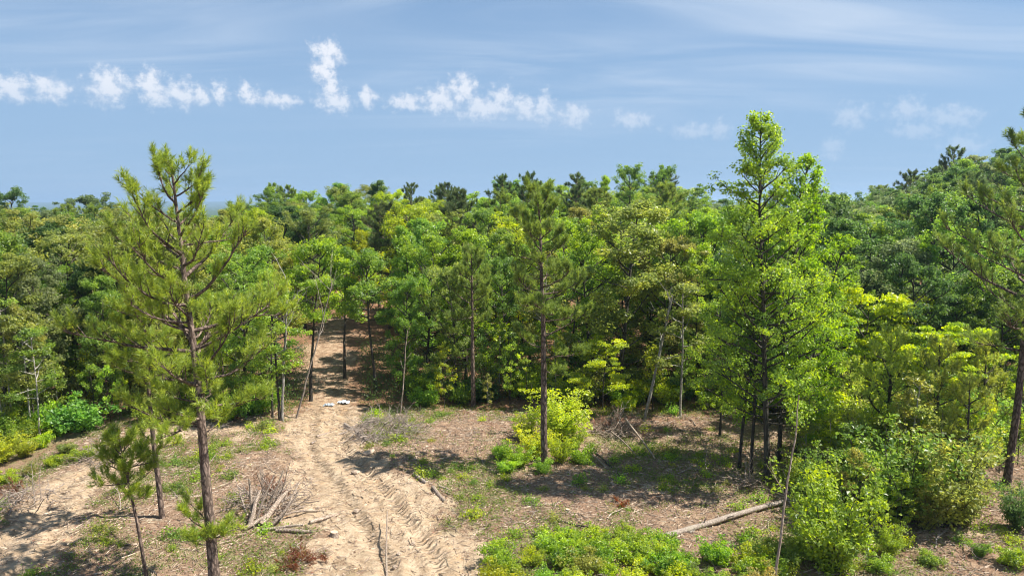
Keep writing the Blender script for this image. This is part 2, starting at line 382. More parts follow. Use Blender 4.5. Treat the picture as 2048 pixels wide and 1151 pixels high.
DOME = lambda t: math.sqrt(max(0, 1 - (1.75 * (t - .38)) ** 2)) if t > .38 else .78 + .22 * t / .38
CONE = lambda t: max(.08, (1 - t) ** .5) * (.75 + .25 * min(1, t / .2)) if t > .02 else .7
OVAL = lambda t: math.sqrt(max(.02, 1 - (2 * (t - .45)) ** 2 * .82))
def broadleaf(seed, h, cb, rad, prof, n_limb, leaf, per, crad, flat=.6, lean=.3, lift=.8, trunk_r=None, sub=(4, 6), split=False, wob=.09, tip=True):
    r = np.random.default_rng(seed); T = MB(); C = MB(); limbs = []
    r0 = trunk_r or .011 * h
    tp = bent((0, 0, -.25), (r.normal() * .03, r.normal() * .03, 1), h * .97 + .25, 12, .1, .022 * lean / .3, r)
    T.tube(tp, np.linspace(r0, .02, len(tp)) * np.array([1.35] + [1] * (len(tp) - 1)), 8)
    fade = lambda z: 1 - .32 * sstep(.55, 1.0, z / h) if split else 1
    def sprays(P, q, scale=1):
        scale = scale * float(fade(q[0][2]))
        tone = float(np.clip(r.normal(.5, .2), .1, .9)); cpt, cd = q
        outw = cpt - np.array([tp[6][0], tp[6][1], cpt[2] - .4]); clump(C, cpt, crad * scale * r.uniform(.65, 1.25), int(per * scale ** 1.6 * r.uniform(.6, 1.3)), leaf, r, flat * r.uniform(.7, 1.3), unit(outw), tone)
    for k in range(n_limb):
        t = (k + r.random()) / n_limb; z = cb + (1 - cb) * t * .97
        p0, _ = at_path(tp, min(.985, z)); az = k * 2.39996 + r.normal() * .5
        L = max(.35, rad * prof(t) * r.uniform(.72, 1.12)); up = .15 + .6 * t + r.normal() * .18
        P = bent(p0, (math.cos(az), math.sin(az), up), L * 1.12, 6, lift * .4, wob, r)
        M = MB() if split else T
        br = min(r0 * .5, .02 + .016 * L); M.tube(P, np.linspace(br, .012, 7), 5, cap=False)
        sprays(P, (P[-1], None))
        for q in range(r.integers(*sub)):
            tt = r.uniform(.3, .97); b0, bd = at_path(P, tt)
            ang = r.choice([-1, 1]) * r.uniform(.5, 1.2); dx = np.array([bd[0] * math.cos(ang) - bd[1] * math.sin(ang), bd[0] * math.sin(ang) + bd[1] * math.cos(ang), bd[2] + r.normal() * .3])
            Q = bent(b0, dx, L * r.uniform(.22, .48) + .15, 4, lift * .4, wob * 1.3, r); M.tube(Q, np.linspace(br * .45, .007, 5), 4, cap=False)
            sprays(Q, (Q[-1], None)); 
            if r.random() < .6: sprays(Q, (Q[2], None), .7)
        if split: limbs.append(M)
    if tip: sprays(tp, (tp[-1], None), .8)
    return T, limbs, C

def shoots(C, P, D, r, n, L, W, sl):
    """needle shoots: P origin, D direction, n needles each"""
    m = len(P); B = np.repeat(P, n, 0); D = unit(D); DD = np.repeat(D, n, 0); k = r.random(m * n)
    B = B + DD * (k * sl)[:, None]
    perp = unit(np.cross(DD, r.normal(size=(m * n, 3)))); ang = r.uniform(.45, 1.25, m * n) * (1.15 - .55 * k)
    dirn = DD * np.cos(ang)[:, None] + perp * np.sin(ang)[:, None]; dirn[:, 2] -= .08
    tone = np.repeat(np.clip(r.normal(.5, .18, m), 0, 1), n)
    C.blades(B, dirn, L * r.uniform(.75, 1.2, m * n), W, np.clip(tone + r.normal(size=m * n) * .12, 0, 1), r)
def pine(seed, h, zr, n_branch, needles, nl, nw, lean=(0, 0), trunk_r=.15, split=False, extra=(), dens=1.0, crook=.012):
    """zr: list of (height, crown radius) from the bottom of the crown to the top"""
    r = np.random.default_rng(seed); T = MB(); C = MB(); limbs = []
    tp = bent((0, 0, -.3), (lean[0], lean[1], 1), h + .3, 16, .0, crook, r)
    s_ = np.linspace(0, 1, len(tp)); tp[:, 2] = -.3 + (h + .3) * s_
    T.tube(tp, trunk_r * (1.12 - s_ ** 1.3) * np.where(s_ < .05, 1.25, 1) + .012, 10)
    zs, rs = np.array(zr, float).T; spec = []
    for k in range(n_branch):
        u = ((k + r.random()) / n_branch) ** .97; z = zs[0] + (zs[-1] - .15 - zs[0]) * u
        rr = np.interp(z, zs, rs) * r.uniform(.65, 1.15)
        spec.append((z, k * 2.39996 + r.normal() * .45, rr, -.02 + .62 * u + r.normal() * .15, .42))
    spec += list(extra)
    SP, SD = [], []
    for z, az, L, up, lift in spec:
        p0, _ = at_path(tp, min(.99, (z + .3) / (h + .3)))
        P = bent(p0, (math.cos(az), math.sin(az), up), max(L, .3), 8, lift, .10, r)
        M = MB() if split else T; br = min(trunk_r * .55, .016 + .016 * L); M.tube(P, np.linspace(br, .01, 9), 6, cap=False)
        SP.append(P[-1]); SD.append(P[-1] - P[-2])
        for q in range(int((3 + L * 4.2) * dens)):
            tt = 1 - r.random() ** 1.2 * .8; b0, bd = at_path(P, tt)
            ang = r.choice([-1, 1]) * r.uniform(.4, 1.15); dx = np.array([bd[0] * math.cos(ang) - bd[1] * math.sin(ang), bd[0] * math.sin(ang) + bd[1] * math.cos(ang), bd[2] * .7 + r.normal() * .22 + .2])
            Q = bent(b0, dx, (.25 + .24 * L * (1.1 - tt * .6)) * r.uniform(.6, 1.25), 4, .9, .12, r); M.tube(Q, np.linspace(br * .35, .006, 5), 4, cap=False)
            for e in range(r.integers(3, 6)):
                c0, cd = at_path(Q, r.uniform(.35, 1)); SP.append(c0); SD.append(cd + np.array([0, 0, .45]) + r.normal(size=3) * .45)
            SP.append(Q[-1]); SD.append(Q[-1] - Q[-2] + np.array([0, 0, .1]))
        if split: limbs.append(M)
    for e in range(5): SP.append(tp[-1] - np.array([0, 0, .12 * e])); SD.append(np.array([r.normal() * .4, r.normal() * .4, 1]))
    shoots(C, np.array(SP), np.array(SD), r, needles, nl, nw, .26)
    return T, limbs, C

def as_tree(name, parts, bark, leafm, label=None, cat='tree', group=None, tint=(.08, .14, .03), hide=False):
    T, limbs, C = parts
    root = link(name, None); root.empty_display_size = .3
    link('trunk', T.mesh('trunk', bark, True), root)
    for M in limbs: link('limb', M.mesh('limb', bark, True), root)
    c = link('crown', C.mesh('crown', leafm), root); c.color = (*tint, 1)
    if label: tag(root, label, cat, group)
    return root
used = set()
def place(proto, loc, rz=0, sc=(1, 1, 1), tint=None, label=None, cat='tree', group=None, tilt=(0, 0)):
    """first use moves the prototype itself, later uses copy it with its parts"""
    if proto.name in used:
        o = proto.copy(); COL.objects.link(o)
        for ch in proto.children:
            c = ch.copy(); COL.objects.link(c); c.parent = o
            for gch in ch.children:
                d = gch.copy(); COL.objects.link(d); d.parent = c
        kids = [c for c in o.children]
    else:
        used.add(proto.name); o = proto
    o.location = loc; o.rotation_euler = (tilt[0], tilt[1], rz); o.scale = sc if hasattr(sc, '__len__') else (sc,) * 3
    if tint is not None:
        for c in o.children:
            if c.name.split('.')[0] in ('crown', 'foliage'): c.color = (*tint, 1)
    if label: tag(o, label, cat, group)
    return o

TINT = {'mid': (.170, .265, .046), 'bright': (.235, .335, .042), 'lime': (.320, .400, .036), 'dark': (.095, .165, .042), 'olive': (.235, .270, .062),
        'grey': (.180, .225, .085), 'yellow': (.380, .400, .030), 'pine': (.185, .250, .050), 'pinedark': (.105, .150, .048), 'pineyellow': (.250, .320, .048), 'cedar': (.30, .345, .060)}
def jit(c, a=.12): return tuple(np.clip(np.array(TINT[c]) * (1 + rng.normal(size=3) * np.array([a * .6, a * .35, a * .5])) * (1 + rng.normal() * a), .01, .5))

OAKS = [as_tree('oak_tree', broadleaf(100 + i, 12, .13, 2.9 + .2 * i, [DOME, OVAL][i % 2], 28, .17, 84, .52, .65), M_BARK, M_LEAF) for i in range(5)]
TALLS = [as_tree('hickory_tree', broadleaf(200 + i, 12, .12, 2.2, [OVAL, CONE, OVAL][i], 27, .17, 75, .50, .75), M_BARK, M_LEAF) for i in range(3)]
LAYER = [as_tree('dogwood_tree', broadleaf(300 + i, 6, .2, 2.3, OVAL, 12, .17, 110, .6, .22, lift=.15, trunk_r=.06), M_BARK, M_LEAF) for i in range(2)]
SAPS = [as_tree('sapling', broadleaf(400 + i, 5, .25, .85, [OVAL, CONE][i % 2], 14, .14, 26, .26, .8, trunk_r=.03, sub=(2, 4)), [M_BARK, M_PALE, M_BARK][i], M_LEAF) for i in range(3)]
THIN = [as_tree('slender_tree', broadleaf(450 + i, 10, .34, 1.5, OVAL, 15, .16, 46, .40, .7, trunk_r=.075, sub=(3, 5), wob=.12), [M_BARK, M_PALE][i % 2], M_LEAF) for i in range(3)]
PINES = [as_tree('forest_pine', pine(500 + i, 13, [(5.5, 2.0), (8, 2.6), (10.5, 2.1), (12.3, 1.1), (13, .2)], 34, 15, .24, .040, trunk_r=.15), M_PINEBARK, M_NEEDLE) for i in range(3)]
def make_shrub(seed, h, rad, n, leaf, per, name='shrub'):
    r = np.random.default_rng(seed); T = MB(); C = MB()
    for k in range(n):
        az = r.uniform(0, 2 * math.pi); L = h * (r.uniform(.6, 1.1) if h < 2 else r.uniform(.3, 1.15)); P = bent((r.normal() * .1, r.normal() * .1, -.1), (math.cos(az) * rad / h, math.sin(az) * rad / h, 1), L, 6, .2, .1, r)
        T.tube(P, np.linspace(.018, .005, 7), 4, cap=False)
        for q in range(4 if h < 2 else 6):
            c0, _ = at_path(P, r.uniform(.35, 1)); clump(C, c0 + r.normal(size=3) * .12, r.uniform(.2, .38) * (.5 + min(rad, .95) * .5), int(per * r.uniform(.6, 1.3)), leaf, r, .7, None, float(np.clip(r.normal(.5, .18), .1, .9)))
    root = link(name, None); root.empty_display_size = .2
    link('stem', T.mesh('stem', M_BARK, True), root); c = link('foliage', C.mesh('foliage', M_LEAF), root); c.color = (*TINT['bright'], 1)
    return root
SHRUBS = [make_shrub(600 + i, 1.5, .95, 22, .125, 34) for i in range(4)]
BUSHES = [make_shrub(630 + i, 3.2, 1.35, 44, .12, 24) for i in range(3)]
WEEDS = [make_shrub(650 + i, .36, .34, 9, .075, 13, 'weed_clump') for i in range(5)]
CEDARS = [as_tree('cedar_tree', pine(700 + i, 5, [(.6, 1.5), (2, 1.35), (3.8, .8), (5, .1)], 24, 11, .14, .032, trunk_r=.06), M_BARK, M_NEEDLE) for i in range(2)]

# ---- the trees one can name
def hero(name, px, py, parts, bark, leafm, tint, label, cat, rz=0.0, tilt=(0, 0)):
    o = as_tree(name, parts, bark, leafm, label, cat, None, tint); x, y, z = G(px, py); o.location = (x, y, z); o.rotation_euler = (tilt[0], tilt[1], rz); return o
hero('tall_pine', 430, 1168, pine(11, 15.2, [(5.6, 1.2), (6.8, 2.4), (8.5, 3.6), (10.2, 3.9), (11.6, 3.3), (12.4, 2.3), (13.2, 1.75), (13.9, 1.35), (14.6, .85), (15.2, .2)], 42, 22, .21, .021, lean=(-.035, 0), trunk_r=.165, split=True,
     extra=[(8.6, .25, 3.6, 1.15, -.35), (8.9, 2.7, 3.5, .75, .1), (9.3, 3.5, 3.9, .7, .2), (2.1, 3.4, 1.2, .1, .5), (1.9, .2, 1.0, .1, .5), (1.6, 4.9, 1.0, .2, .5), (2.3, 2.9, 1.0, .3, .5), (1.8, 5.6, .9, .1, .4), (1.5, 3.8, .9, .1, .4), (6.0, 3.3, 2.8, -.05, .3), (6.2, 4.4, 2.4, .0, .3), (6.6, .4, 2.2, .0, .3), (7.0, 5.4, 2.6, .05, .3), (6.4, 1.9, 2.2, .0, .3), (7.4, 2.6, 3.0, .1, .3), (12.4, .5, 2.2, .7, .7)], dens=.92),
     M_PINEBARK, M_NEEDLE, TINT['pineyellow'], 'tall full-crowned pine standing in the clearing near the heap of cut logs', 'pine tree')
hero('mid_pine', 1088, 930, pine(23, 14.7, [(7.6, 2.2), (8.6, 2.4), (9.6, 2.0), (10.3, 1.3), (11.2, 1.9), (12.5, 1.7), (13.8, 1.1), (14.7, .2)], 36, 28, .20, .022, trunk_r=.165, split=True,
     extra=[(7.0, .3, 2.6, .25, .4), (6.4, 3.3, 1.7, .1, .3), (5.9, .1, 2.0, -.05, .2), (5.2, 5.5, 1.4, -.1, .2)], dens=1.1),
     M_PINEBARK, M_NEEDLE, TINT['pine'], 'straight bare-trunked pine rising from the shrubs in the middle of the clearing', 'pine tree')
hero('edge_pine', 2012, 968, pine(31, 19.5, [(6.2, 2.6), (8.5, 3.9), (11, 4.3), (13, 3.2), (14.5, 1.8), (17, 1.1), (19.5, .2)], 42, 22, .21, .024, lean=(.08, 0), trunk_r=.16, split=True, dens=.95),
     M_PINEBARK, M_NEEDLE, TINT['pine'], 'big dark pine with wide drooping limbs beyond the thicket of shrubs', 'pine tree')
hero('slim_pine', 947, 812, pine(37, 10.9, [(5.8, 2.1), (7.4, 2.0), (8.6, 1.7), (10, .9), (10.9, .15)], 26, 24, .20, .028, lean=(-.02, 0), trunk_r=.14, split=True, extra=[(4.2, 2.9, 1.8, -.3, .3), (3.6, 3.5, 1.2, -.3, .3), (5.0, 3.3, 1.6, .2, .3)]),
     M_PINEBARK, M_NEEDLE, TINT['pine'], 'thin pine with a short ragged crown at the forest edge', 'pine tree')
hero('young_pine', 325, 1034, pine(41, 10.8, [(5.6, 1.1), (7, 1.6), (8.6, 1.5), (10, .8), (10.8, .15)], 26, 24, .20, .024, lean=(-.03, 0), trunk_r=.10, split=True, extra=[(3.2, .2, .9, .2, .5), (3.5, 3.1, .7, .2, .5), (2.9, 1.7, .7, .2, .5)]),
     M_PINEBARK, M_NEEDLE, TINT['pineyellow'], 'slim young pine growing just beyond the tall full-crowned pine', 'pine tree')
hero('pine_sapling', 298, 1170, pine(43, 5.6, [(3.3, .9), (4.2, 1.15), (5.0, .7), (5.6, .15)], 16, 28, .20, .020, lean=(-.1, 0), trunk_r=.055, split=True),
     M_PINEBARK, M_NEEDLE, TINT['pineyellow'], 'leaning pine sapling with a bare thin stem beside the tall pine', 'pine tree')

# the clump of sweetgums
def gum(px, py, top, seed, rad, tint, label, tr, cb=.22, n=40, leaf=.145, tilt=(0, 0), per=70, crad=.42, prof=CONE, lean=.3):
    x, y, z = G(px, py); h = top_z(x, y, top)
    return hero('sweetgum_tree', px, py, broadleaf(seed, h, cb, rad, prof, n, leaf, per, crad, .75, lean=lean, trunk_r=tr, split=True, sub=(4, 7), lift=.9), M_BARK, M_LEAF, tint, label, 'tree', 0, tilt)
gum(1535, 962, 200, 51, 3.2, TINT['bright'], 'tallest sweetgum of the clump with a tapering bright green crown', .17, .16, 104, tilt=(0, R(-2.0)), per=42, crad=.42, leaf=.14)
gum(1558, 925, 285, 52, 3.0, (.210, .330, .028), 'second tallest sweetgum of the clump with a lime green crown', .13, .14, 84, tilt=(0, R(1.4)), per=42, crad=.42, leaf=.14)
gum(1478, 938, 500, 53, 2.0, TINT['bright'], 'outermost slim dark-stemmed sweetgum of the clump on its clearing side', .10, .34, 24, per=40, crad=.36)
gum(1502, 948, 440, 54, 2.0, TINT['mid'], 'slim straight sweetgum standing tight against the tallest gum', .10, .36, 26, per=40, crad=.36)
gum(1592, 905, 450, 55, 2.5, (.20, .31, .034), 'sweetgum leaning away from the clump toward the thicket', .10, .26, 32, tilt=(0, R(4)), per=40, crad=.38)
gum(1440, 870, 520, 56, 2.3, TINT['bright'], 'leafy young hardwood with low branches beside the sweetgum clump', .08, .12, 30, per=44, crad=.4)
# the trees that stand along the trail
for _px, _py, _top, _sd, _rd, _tn, _lb in [(690, 757, 520, 61, 2.0, 'bright', 'dark-trunked hardwood on the open slope right beside the trail'), (752, 780, 505, 62, 2.2, 'mid', 'thick dark-trunked hardwood with a high crown beside the trail'),
                                          (622, 800, 480, 63, 2.0, 'bright', 'dark-trunked hardwood at the mouth of the trail beside the pale dead tree')]:
    x, y, z = G(_px, _py); hero('hardwood_tree', _px, _py, broadleaf(_sd, top_z(x, y, _top), .52, _rd, OVAL, 20, .17, 70, .5, .65, trunk_r=.13), M_BARK, M_LEAF, TINT[_tn], _lb, 'tree')

# ------------------------------------------------------------------ the forest
def edge(x): return float(np.interp(x, [-60, -30, -20, -12, -6, 4, 14, 20, 30, 60], [44, 44.5, 47, 48.5, 50.5, 50.5, 49.5, 47, 44, 40]))
def trail(x, y):
    """distance off the trail; its sunny side is kept open wider"""
    d = x - float(np.interp(y, [45, 50, 60, 75, 90, 110], [-11.8, -12.4, -14.6, -18.2, -21.5, -26])); return -d * (.55 if y < 76 else 1) if d < 0 else d * (.38 if y < 72 else .6 if y < 84 else 1)
pts = []
def free(x, y, s):
    return all((x - a) ** 2 + (y - b) ** 2 > (s * .5 + c * .5) ** 2 for a, b, c in pts)
WORD = {'mid': 'mid-green', 'bright': 'bright green', 'lime': 'lime green', 'dark': 'dark green', 'olive': 'olive', 'grey': 'grey-green', 'yellow': 'yellow-green', 'pine': 'yellowish green', 'pinedark': 'dark', 'cedar': 'olive'}
def forest_tree(kind, x, y, h, w, tint):
    proto = random.choice({'oak': OAKS, 'tall': TALLS, 'pine': PINES, 'thin': THIN}[kind]); h0 = {'oak': 12, 'tall': 12, 'pine': 13, 'thin': 10}[kind]
    where = 'along the front edge of the forest' if y < edge(x) + 4.5 else 'on the far ridge of the forest' if y > 98 else 'deep in the forest behind its front row' if y < 76 else 'on the slope below the forest ridge'
    side = ' beyond the side road' if x < -13.5 else ' beyond the thicket' if x > 17 else ' behind the sweetgum clump' if 1024 + F * x / y > 1400 else ''
    if abs(trail(x, y)) < 6 and y < 90: side = ' near the trail'
    lab = {'oak': 'broad %s oak', 'tall': 'narrow %s hickory', 'pine': '%s pine', 'thin': 'thin-stemmed %s tree'}[kind] % WORD[tint] + ' ' + where + side
    place(proto, (x, y, hz(x, y) - .05), random.uniform(0, 6.28), (h / h0 * w, h / h0 * w, h / h0), jit(tint, .09), lab, 'pine tree' if kind == 'pine' else 'tree', lab.replace(' oak', ' oaks').replace(' hickory', ' hickories').replace(' pine', ' pines').replace(' tree ', ' trees '))
def region_tint(x, y, kind):
    px = 1024 + F * x / y; u = random.random()
    if kind == 'pine': return 'pine' if u < .6 else 'pinedark'
    if px < 420: return 'olive' if u < .40 else 'grey' if u < .58 else 'mid' if u < .88 else 'dark'
    if px < 1450: return 'bright' if u < .38 else 'mid' if u < .70 else 'lime' if u < .80 else 'olive' if u < .92 else 'dark'
    return 'dark' if u < .26 else 'grey' if u < .54 else 'mid' if u < .85 else 'bright'
# named places first: (pixel column, distance, pixel row of the top, kind, tint)
for px, d, top, kind, tint, w in [(30, 60, 430, 'oak', 'olive', 1.1), (120, 56, 470, 'oak', 'olive', 1.15), (250, 58, 450, 'oak', 'mid', 1.0), (470, 54, 500, 'oak', 'mid', .9), 
        (720, 76, 455, 'oak', 'yellow', .75), (805, 53, 560, 'oak', 'mid', .75), (850, 56, 470, 'oak', 'bright', .95), (930, 57, 455, 'tall', 'bright', 1.05),
        (1010, 54, 520, 'oak', 'mid', .85), (1240, 51, 395, 'tall', 'olive', 1.35), (1180, 55, 450, 'oak', 'bright', 1.0), (1330, 53, 470, 'oak', 'olive', .9), (1400, 56, 420, 'oak', 'bright', 1.0),
        (1700, 54, 430, 'oak', 'dark', 1.15), (1790, 52, 470, 'oak', 'grey', 1.1), (1650, 60, 400, 'oak', 'dark', 1.0), (1890, 56, 400, 'oak', 'dark', 1.1), (1980, 58, 380, 'oak', 'mid', 1.1),
        (20, 118, 382, 'oak', 'dark', 1.0), (185, 122, 388, 'oak', 'pinedark', 1.1), (750, 112, 358, 'tall', 'dark', 1.1), (895, 104, 370, 'pine', 'pinedark', 1.0), (820, 112, 372, 'pine', 'pinedark', .9), (1005, 110, 355, 'pine', 'pinedark', 1.0),
        (1060, 108, 350, 'pine', 'pinedark', 1.0), (1150, 106, 352, 'pine', 'pinedark', 1.1), (1205, 104, 348, 'tall', 'bright', .9), (1262, 100, 338, 'oak', 'mid', .9), (1312, 104, 338, 'oak', 'mid', .8), (540, 110, 370, 'oak', 'mid', .9),
        (1815, 116, 345, 'pine', 'pinedark', 1.1), (1862, 112, 338, 'pine', 'pinedark', 1.1), (690, 118, 362, 'oak', 'mid', 1.0)]:
    x = (px - 1024) / F * d; h = min(17, max(6, top_z(x, d, top))); forest_tree(kind, x, d, h, w, tint); pts.append((x, d, 3.0))
for px, py, top, tn, lab in [(24, 858, 590, 'mid', 'thin bare-stemmed tree rising over the bank shrubs of the side road'), (62, 872, 640, 'olive', 'slim pale-stemmed tree over the bank shrubs, beside a thinner one'), (80, 880, 650, 'mid', 'thinnest of the stems over the bank shrubs'),
        (560, 842, 545, 'bright', 'slender leafy tree at the trail mouth close to the pale dead tree'), (545, 838, 600, 'bright', 'small bright leafy tree between the tall pine and the trail mouth'), (1360, 832, 560, 'olive', 'slender tree between the pale leaning snag and the gums')]:
    x, y, z = G(px, py); s = top_z(x, y, top) / 10; place(random.choice(THIN), (x, y, z), random.uniform(0, 6), (s * 1.25, s * 1.25, s), jit(tn, .05), lab, 'tree')
# front row, then the depth of the wood
xx = -44.0
while xx < 46:
    d = edge(xx) + random.uniform(0, 3.0)
    if trail(xx, d) > 2.6 and free(xx, d, 2.0):
        k = random.choices(['oak', 'tall', 'thin'], [.4, .3, .3])[0]; forest_tree(k, xx, d, random.uniform(7.5, 11), random.uniform(.8, 1.05), region_tint(xx, d, k)); pts.append((xx, d, 2.4))
    xx += random.uniform(1.7, 3.0)
for lo, hi, s, tries in ((47, 78, 3.15, 2600), (78, 140, 4.7, 2400)):
    for _ in range(tries):
        d = random.uniform(lo, hi); x = random.uniform(-.80, .80) * d
        if d < edge(x) + 2 or trail(x, d) < (2.3 if d < 72 else 1.5) or not free(x, d, s * random.uniform(.9, 1.2)): continue
        k = random.choices(['oak', 'tall', 'pine'], [.44, .45, .11])[0]
        forest_tree(k, x, d, random.uniform(9.5, 12.8) * (1.07 if k == 'pine' else 1), random.uniform(.9, 1.2) * (1.12 if d > 78 else 1), region_tint(x, d, k)); pts.append((x, d, s))
print('forest trees', len(pts))

# understory along the edge
def scatter(protos, spots, hrange, label, cat, group, tints, h0):
    for x, y in spots:
        s = random.uniform(*hrange) / h0
        place(random.choice(protos), (x, y, hz(x, y)), random.uniform(0, 6.28), (s * random.uniform(.85, 1.2), s * random.uniform(.85, 1.2), s), jit(random.choice(tints)), label, cat, group)
spots = []
for _ in range(900):
    x = random.uniform(-36, 37); y = edge(x) + random.uniform(-1.6, 3.5)
    if trail(x, y) > 2.2 and all((x - a) ** 2 + (y - b) ** 2 > 1.5 for a, b in spots): spots.append((x, y))
random.shuffle(spots)
ZONES = [(-24, 'at the forest foot beyond the bank shrubs of the side road'), (-15.5, 'at the forest foot beyond the tall pine'), (-9.5, 'beside the mouth of the trail'), (-4, 'at the forest foot behind the grey twig heap'), (3, 'at the forest foot behind the slim forest-edge pine'), (7.5, 'at the forest foot behind the bare-trunked pine'),
         (13, 'at the forest foot behind the pale leaning snag'), (19, 'at the forest foot behind the sweetgum clump'), (99, 'at the forest foot behind the thicket')]
for n, (x, y) in enumerate(spots[:150]):
    zn = next(t for a, t in ZONES if x < a); sap = n < 52; tn = random.choice(['bright', 'mid', 'lime', 'olive'] if sap else ['bright', 'mid', 'dark', 'lime'])
    lab = WORD[tn] + (' spindly sapling ' if sap else ' leafy shrub ') + zn; h = random.uniform(2.5, 6.0) if sap else random.uniform(1.0, 2.4); s = h / (5 if sap else 1.5); w = random.uniform(.85, 1.2)
    place(random.choice(SAPS if sap else SHRUBS), (x, y, hz(x, y)), random.uniform(0, 6.28), (s * w, s * w, s), jit(tn), lab, 'sapling' if sap else 'shrub', lab.replace('sapling', 'saplings').replace('shrub ', 'shrubs '))
for px, py, top, tint, lab in [(1205, 820, 680, 'lime', 'yellow-green layered dogwood in front of the dark woods beside the pale snag'), (1800, 820, 600, 'lime', 'large lime green layered dogwood above the thicket'),
        (1720, 850, 590, 'lime', 'yellow-green dogwood between the sweetgum clump and the lime green dogwood'), (1900, 860, 660, 'lime', 'yellow-green dogwood between the thicket and the big dark pine'), (1640, 850, 640, 'bright', 'bright green dogwood close beside the sweetgum clump'), (1850, 900, 700, 'lime', 'low spreading dogwood in front of the large lime green one'), (1760, 880, 690, 'lime', 'dogwood with flat leafy tiers above the thicket near the gums'), (1960, 840, 700, 'lime', 'flat-tiered dogwood beside the trunk of the big pine')]:
    x, y, z = G(px, py); s = top_z(x, y, top) / 6
    place(random.choice(LAYER), (x, y, z), random.uniform(0, 6), (s, s, s), jit(tint, .05), lab, 'tree')
# thicket to the side of the gums
for px, py, top, w, tint, lab in [(1665, 1140, 915, 1.15, 'bright', 'tall bushy shrub with dense green leaves by the end of the fallen trunk'), (1640, 1010, 880, 1.0, 'mid', 'shrub between the fallen trunk and the sweetgum clump'),
        (1790, 1040, 830, 1.3, 'mid', 'wide dense shrub in the heart of the thicket'), (1880, 1050, 850, 1.3, 'olive', 'olive green shrub on the bare-soil side of the thicket'), (1720, 960, 800, 1.2, 'olive', 'shrub at the forest side of the thicket near the gums'),
        (1930, 940, 800, 1.2, 'bright', 'shrub below the big dark pine'), (1820, 930, 760, 1.3, 'mid', 'tall shrub behind the wide dense shrub of the thicket'), (2030, 1060, 960, 1.0, 'dark', 'dark shrub on the ground below the big pine')]:
    x, y, z = G(px, py); s = top_z(x, y, top) / 3.3; place(random.choice(BUSHES), (x, y, z), random.uniform(0, 6), (s * w, s * w, s), jit(tint, .05), lab, 'shrub')
for px, py, top, tint, lab in [(1770, 960, 670, 'cedar', 'feathery olive cedar in the thicket beside the gums'), (1865, 980, 690, 'cedar', 'feathery olive cedar standing out of the wide thicket'), (1925, 1000, 760, 'cedar', 'feathery cedar between the thicket and the big dark pine'), (1690, 900, 720, 'cedar', 'slim cedar in the shade of the sweetgum clump'),
        (1960, 900, 690, 'cedar', 'cedar beside the trunk of the big dark pine')]:
    x, y, z = G(px, py); s = top_z(x, y, top) / 5; place(random.choice(CEDARS), (x, y, z), random.uniform(0, 6), (s, s, s), jit(tint, .05), lab, 'tree')
TH = [(1650, 1085, 1.6), (1700, 1060, 2.0), (1690, 1120, 1.3), (1745, 1075, 1.7), (1600, 985, 1.6), (1690, 1000, 2.2), (1660, 960, 2.0), (1755, 1000, 2.6), (1800, 1075, 1.6), (1835, 1010, 2.6), (1850, 1060, 1.8), (1900, 1010, 2.4), (1925, 1050, 1.5),
      (1780, 960, 3.2), (1870, 930, 3.0), (1900, 900, 3.2), (1960, 950, 2.4), (1735, 930, 3.0), (1620, 930, 2.4), (1670, 910, 3.2), (1820, 890, 3.4), (1940, 880, 3.0), (2000, 920, 2.2), (2035, 930, 2.6), (2040, 880, 3.2), (1765, 890, 3.4), (1700, 940, 3.6), (1810, 1000, 3.4), (1880, 980, 3.4), (1640, 1040, 2.0), (1730, 1030, 2.4), (1780, 1110, 1.2), (1945, 990, 2.4), (1610, 950, 2.6), (1850, 940, 3.8), (1915, 940, 3.6)]
for px, py, h in TH:
    h *= 1.3
    x, y, z = G(px, py); k = random.random(); pr, h0 = (random.choice(SAPS), 5) if k < .5 else (random.choice(BUSHES), 3.3)
    tn = random.choice(['mid', 'olive', 'bright', 'olive', 'lime']); s = h * (1.35 if k < .5 else 1) / h0; w = random.uniform(.9, 1.3)
    lab = ('%s sapling growing up through the thicket' if k < .5 else '%s ragged bush filling the thicket between gums and big pine') % WORD[tn]
    place(pr, (x, y, z), random.uniform(0, 6), (s * w, s * w, s), jit(tn), lab, 'sapling' if k < .5 else 'shrub', lab + ' group')
def bushes(lst, label, group, tints, n_h=(1.0, 1.6)):
    for px, py, h in lst:
        x, y, z = G(px, py); tn = random.choice(tints); big = h > 1.25; s = h / (3.0 if big else 1.5); place(random.choice(BUSHES if big else SHRUBS), (x, y, z), random.uniform(0, 6), (s * random.uniform(.9, 1.3) * (1.35 if big else 1), s * random.uniform(.9, 1.3) * (1.35 if big else 1), s), jit(tn), WORD[tn] + ' ' + label, 'shrub', WORD[tn] + ' ' + group)
bushes([(1040, 935, 1.3), (1070, 915, 1.7), (1120, 925, 1.4), (1160, 925, 1.2), (1050, 880, 1.6), (1115, 880, 2.9), (1015, 945, .8), (1150, 895, 1.3), (1085, 945, .9), (1010, 915, 1.0)], 'shrub crowded round the foot of the bare-trunked pine', 'shrubs round the middle pine', ['bright', 'lime', 'bright'])
bushes([(15, 965, .8), (62, 950, .6), (8, 925, 1.4), (50, 915, 1.3), (110, 930, .7), (165, 922, .8), (135, 908, .7), (-5, 890, 1.8), (85, 895, 1.0), (30, 890, 1.5)], 'low shrub on the bank beside the side road', 'shrubs beside the side road', ['bright', 'lime', 'olive'])
low = []
for _ in range(400):
    px, py = random.uniform(985, 1560), random.uniform(1070, 1190)
    if py < 1095 + abs(px - 1250) * .02 - 22 * math.sin(px / 60) or (px > 1420 and py < 1110): continue
    x, y = G0(px, py)
    if all((x - a) ** 2 + (y - b) ** 2 > .62 for a, b, *_ in low): low.append((x, y, px, py))
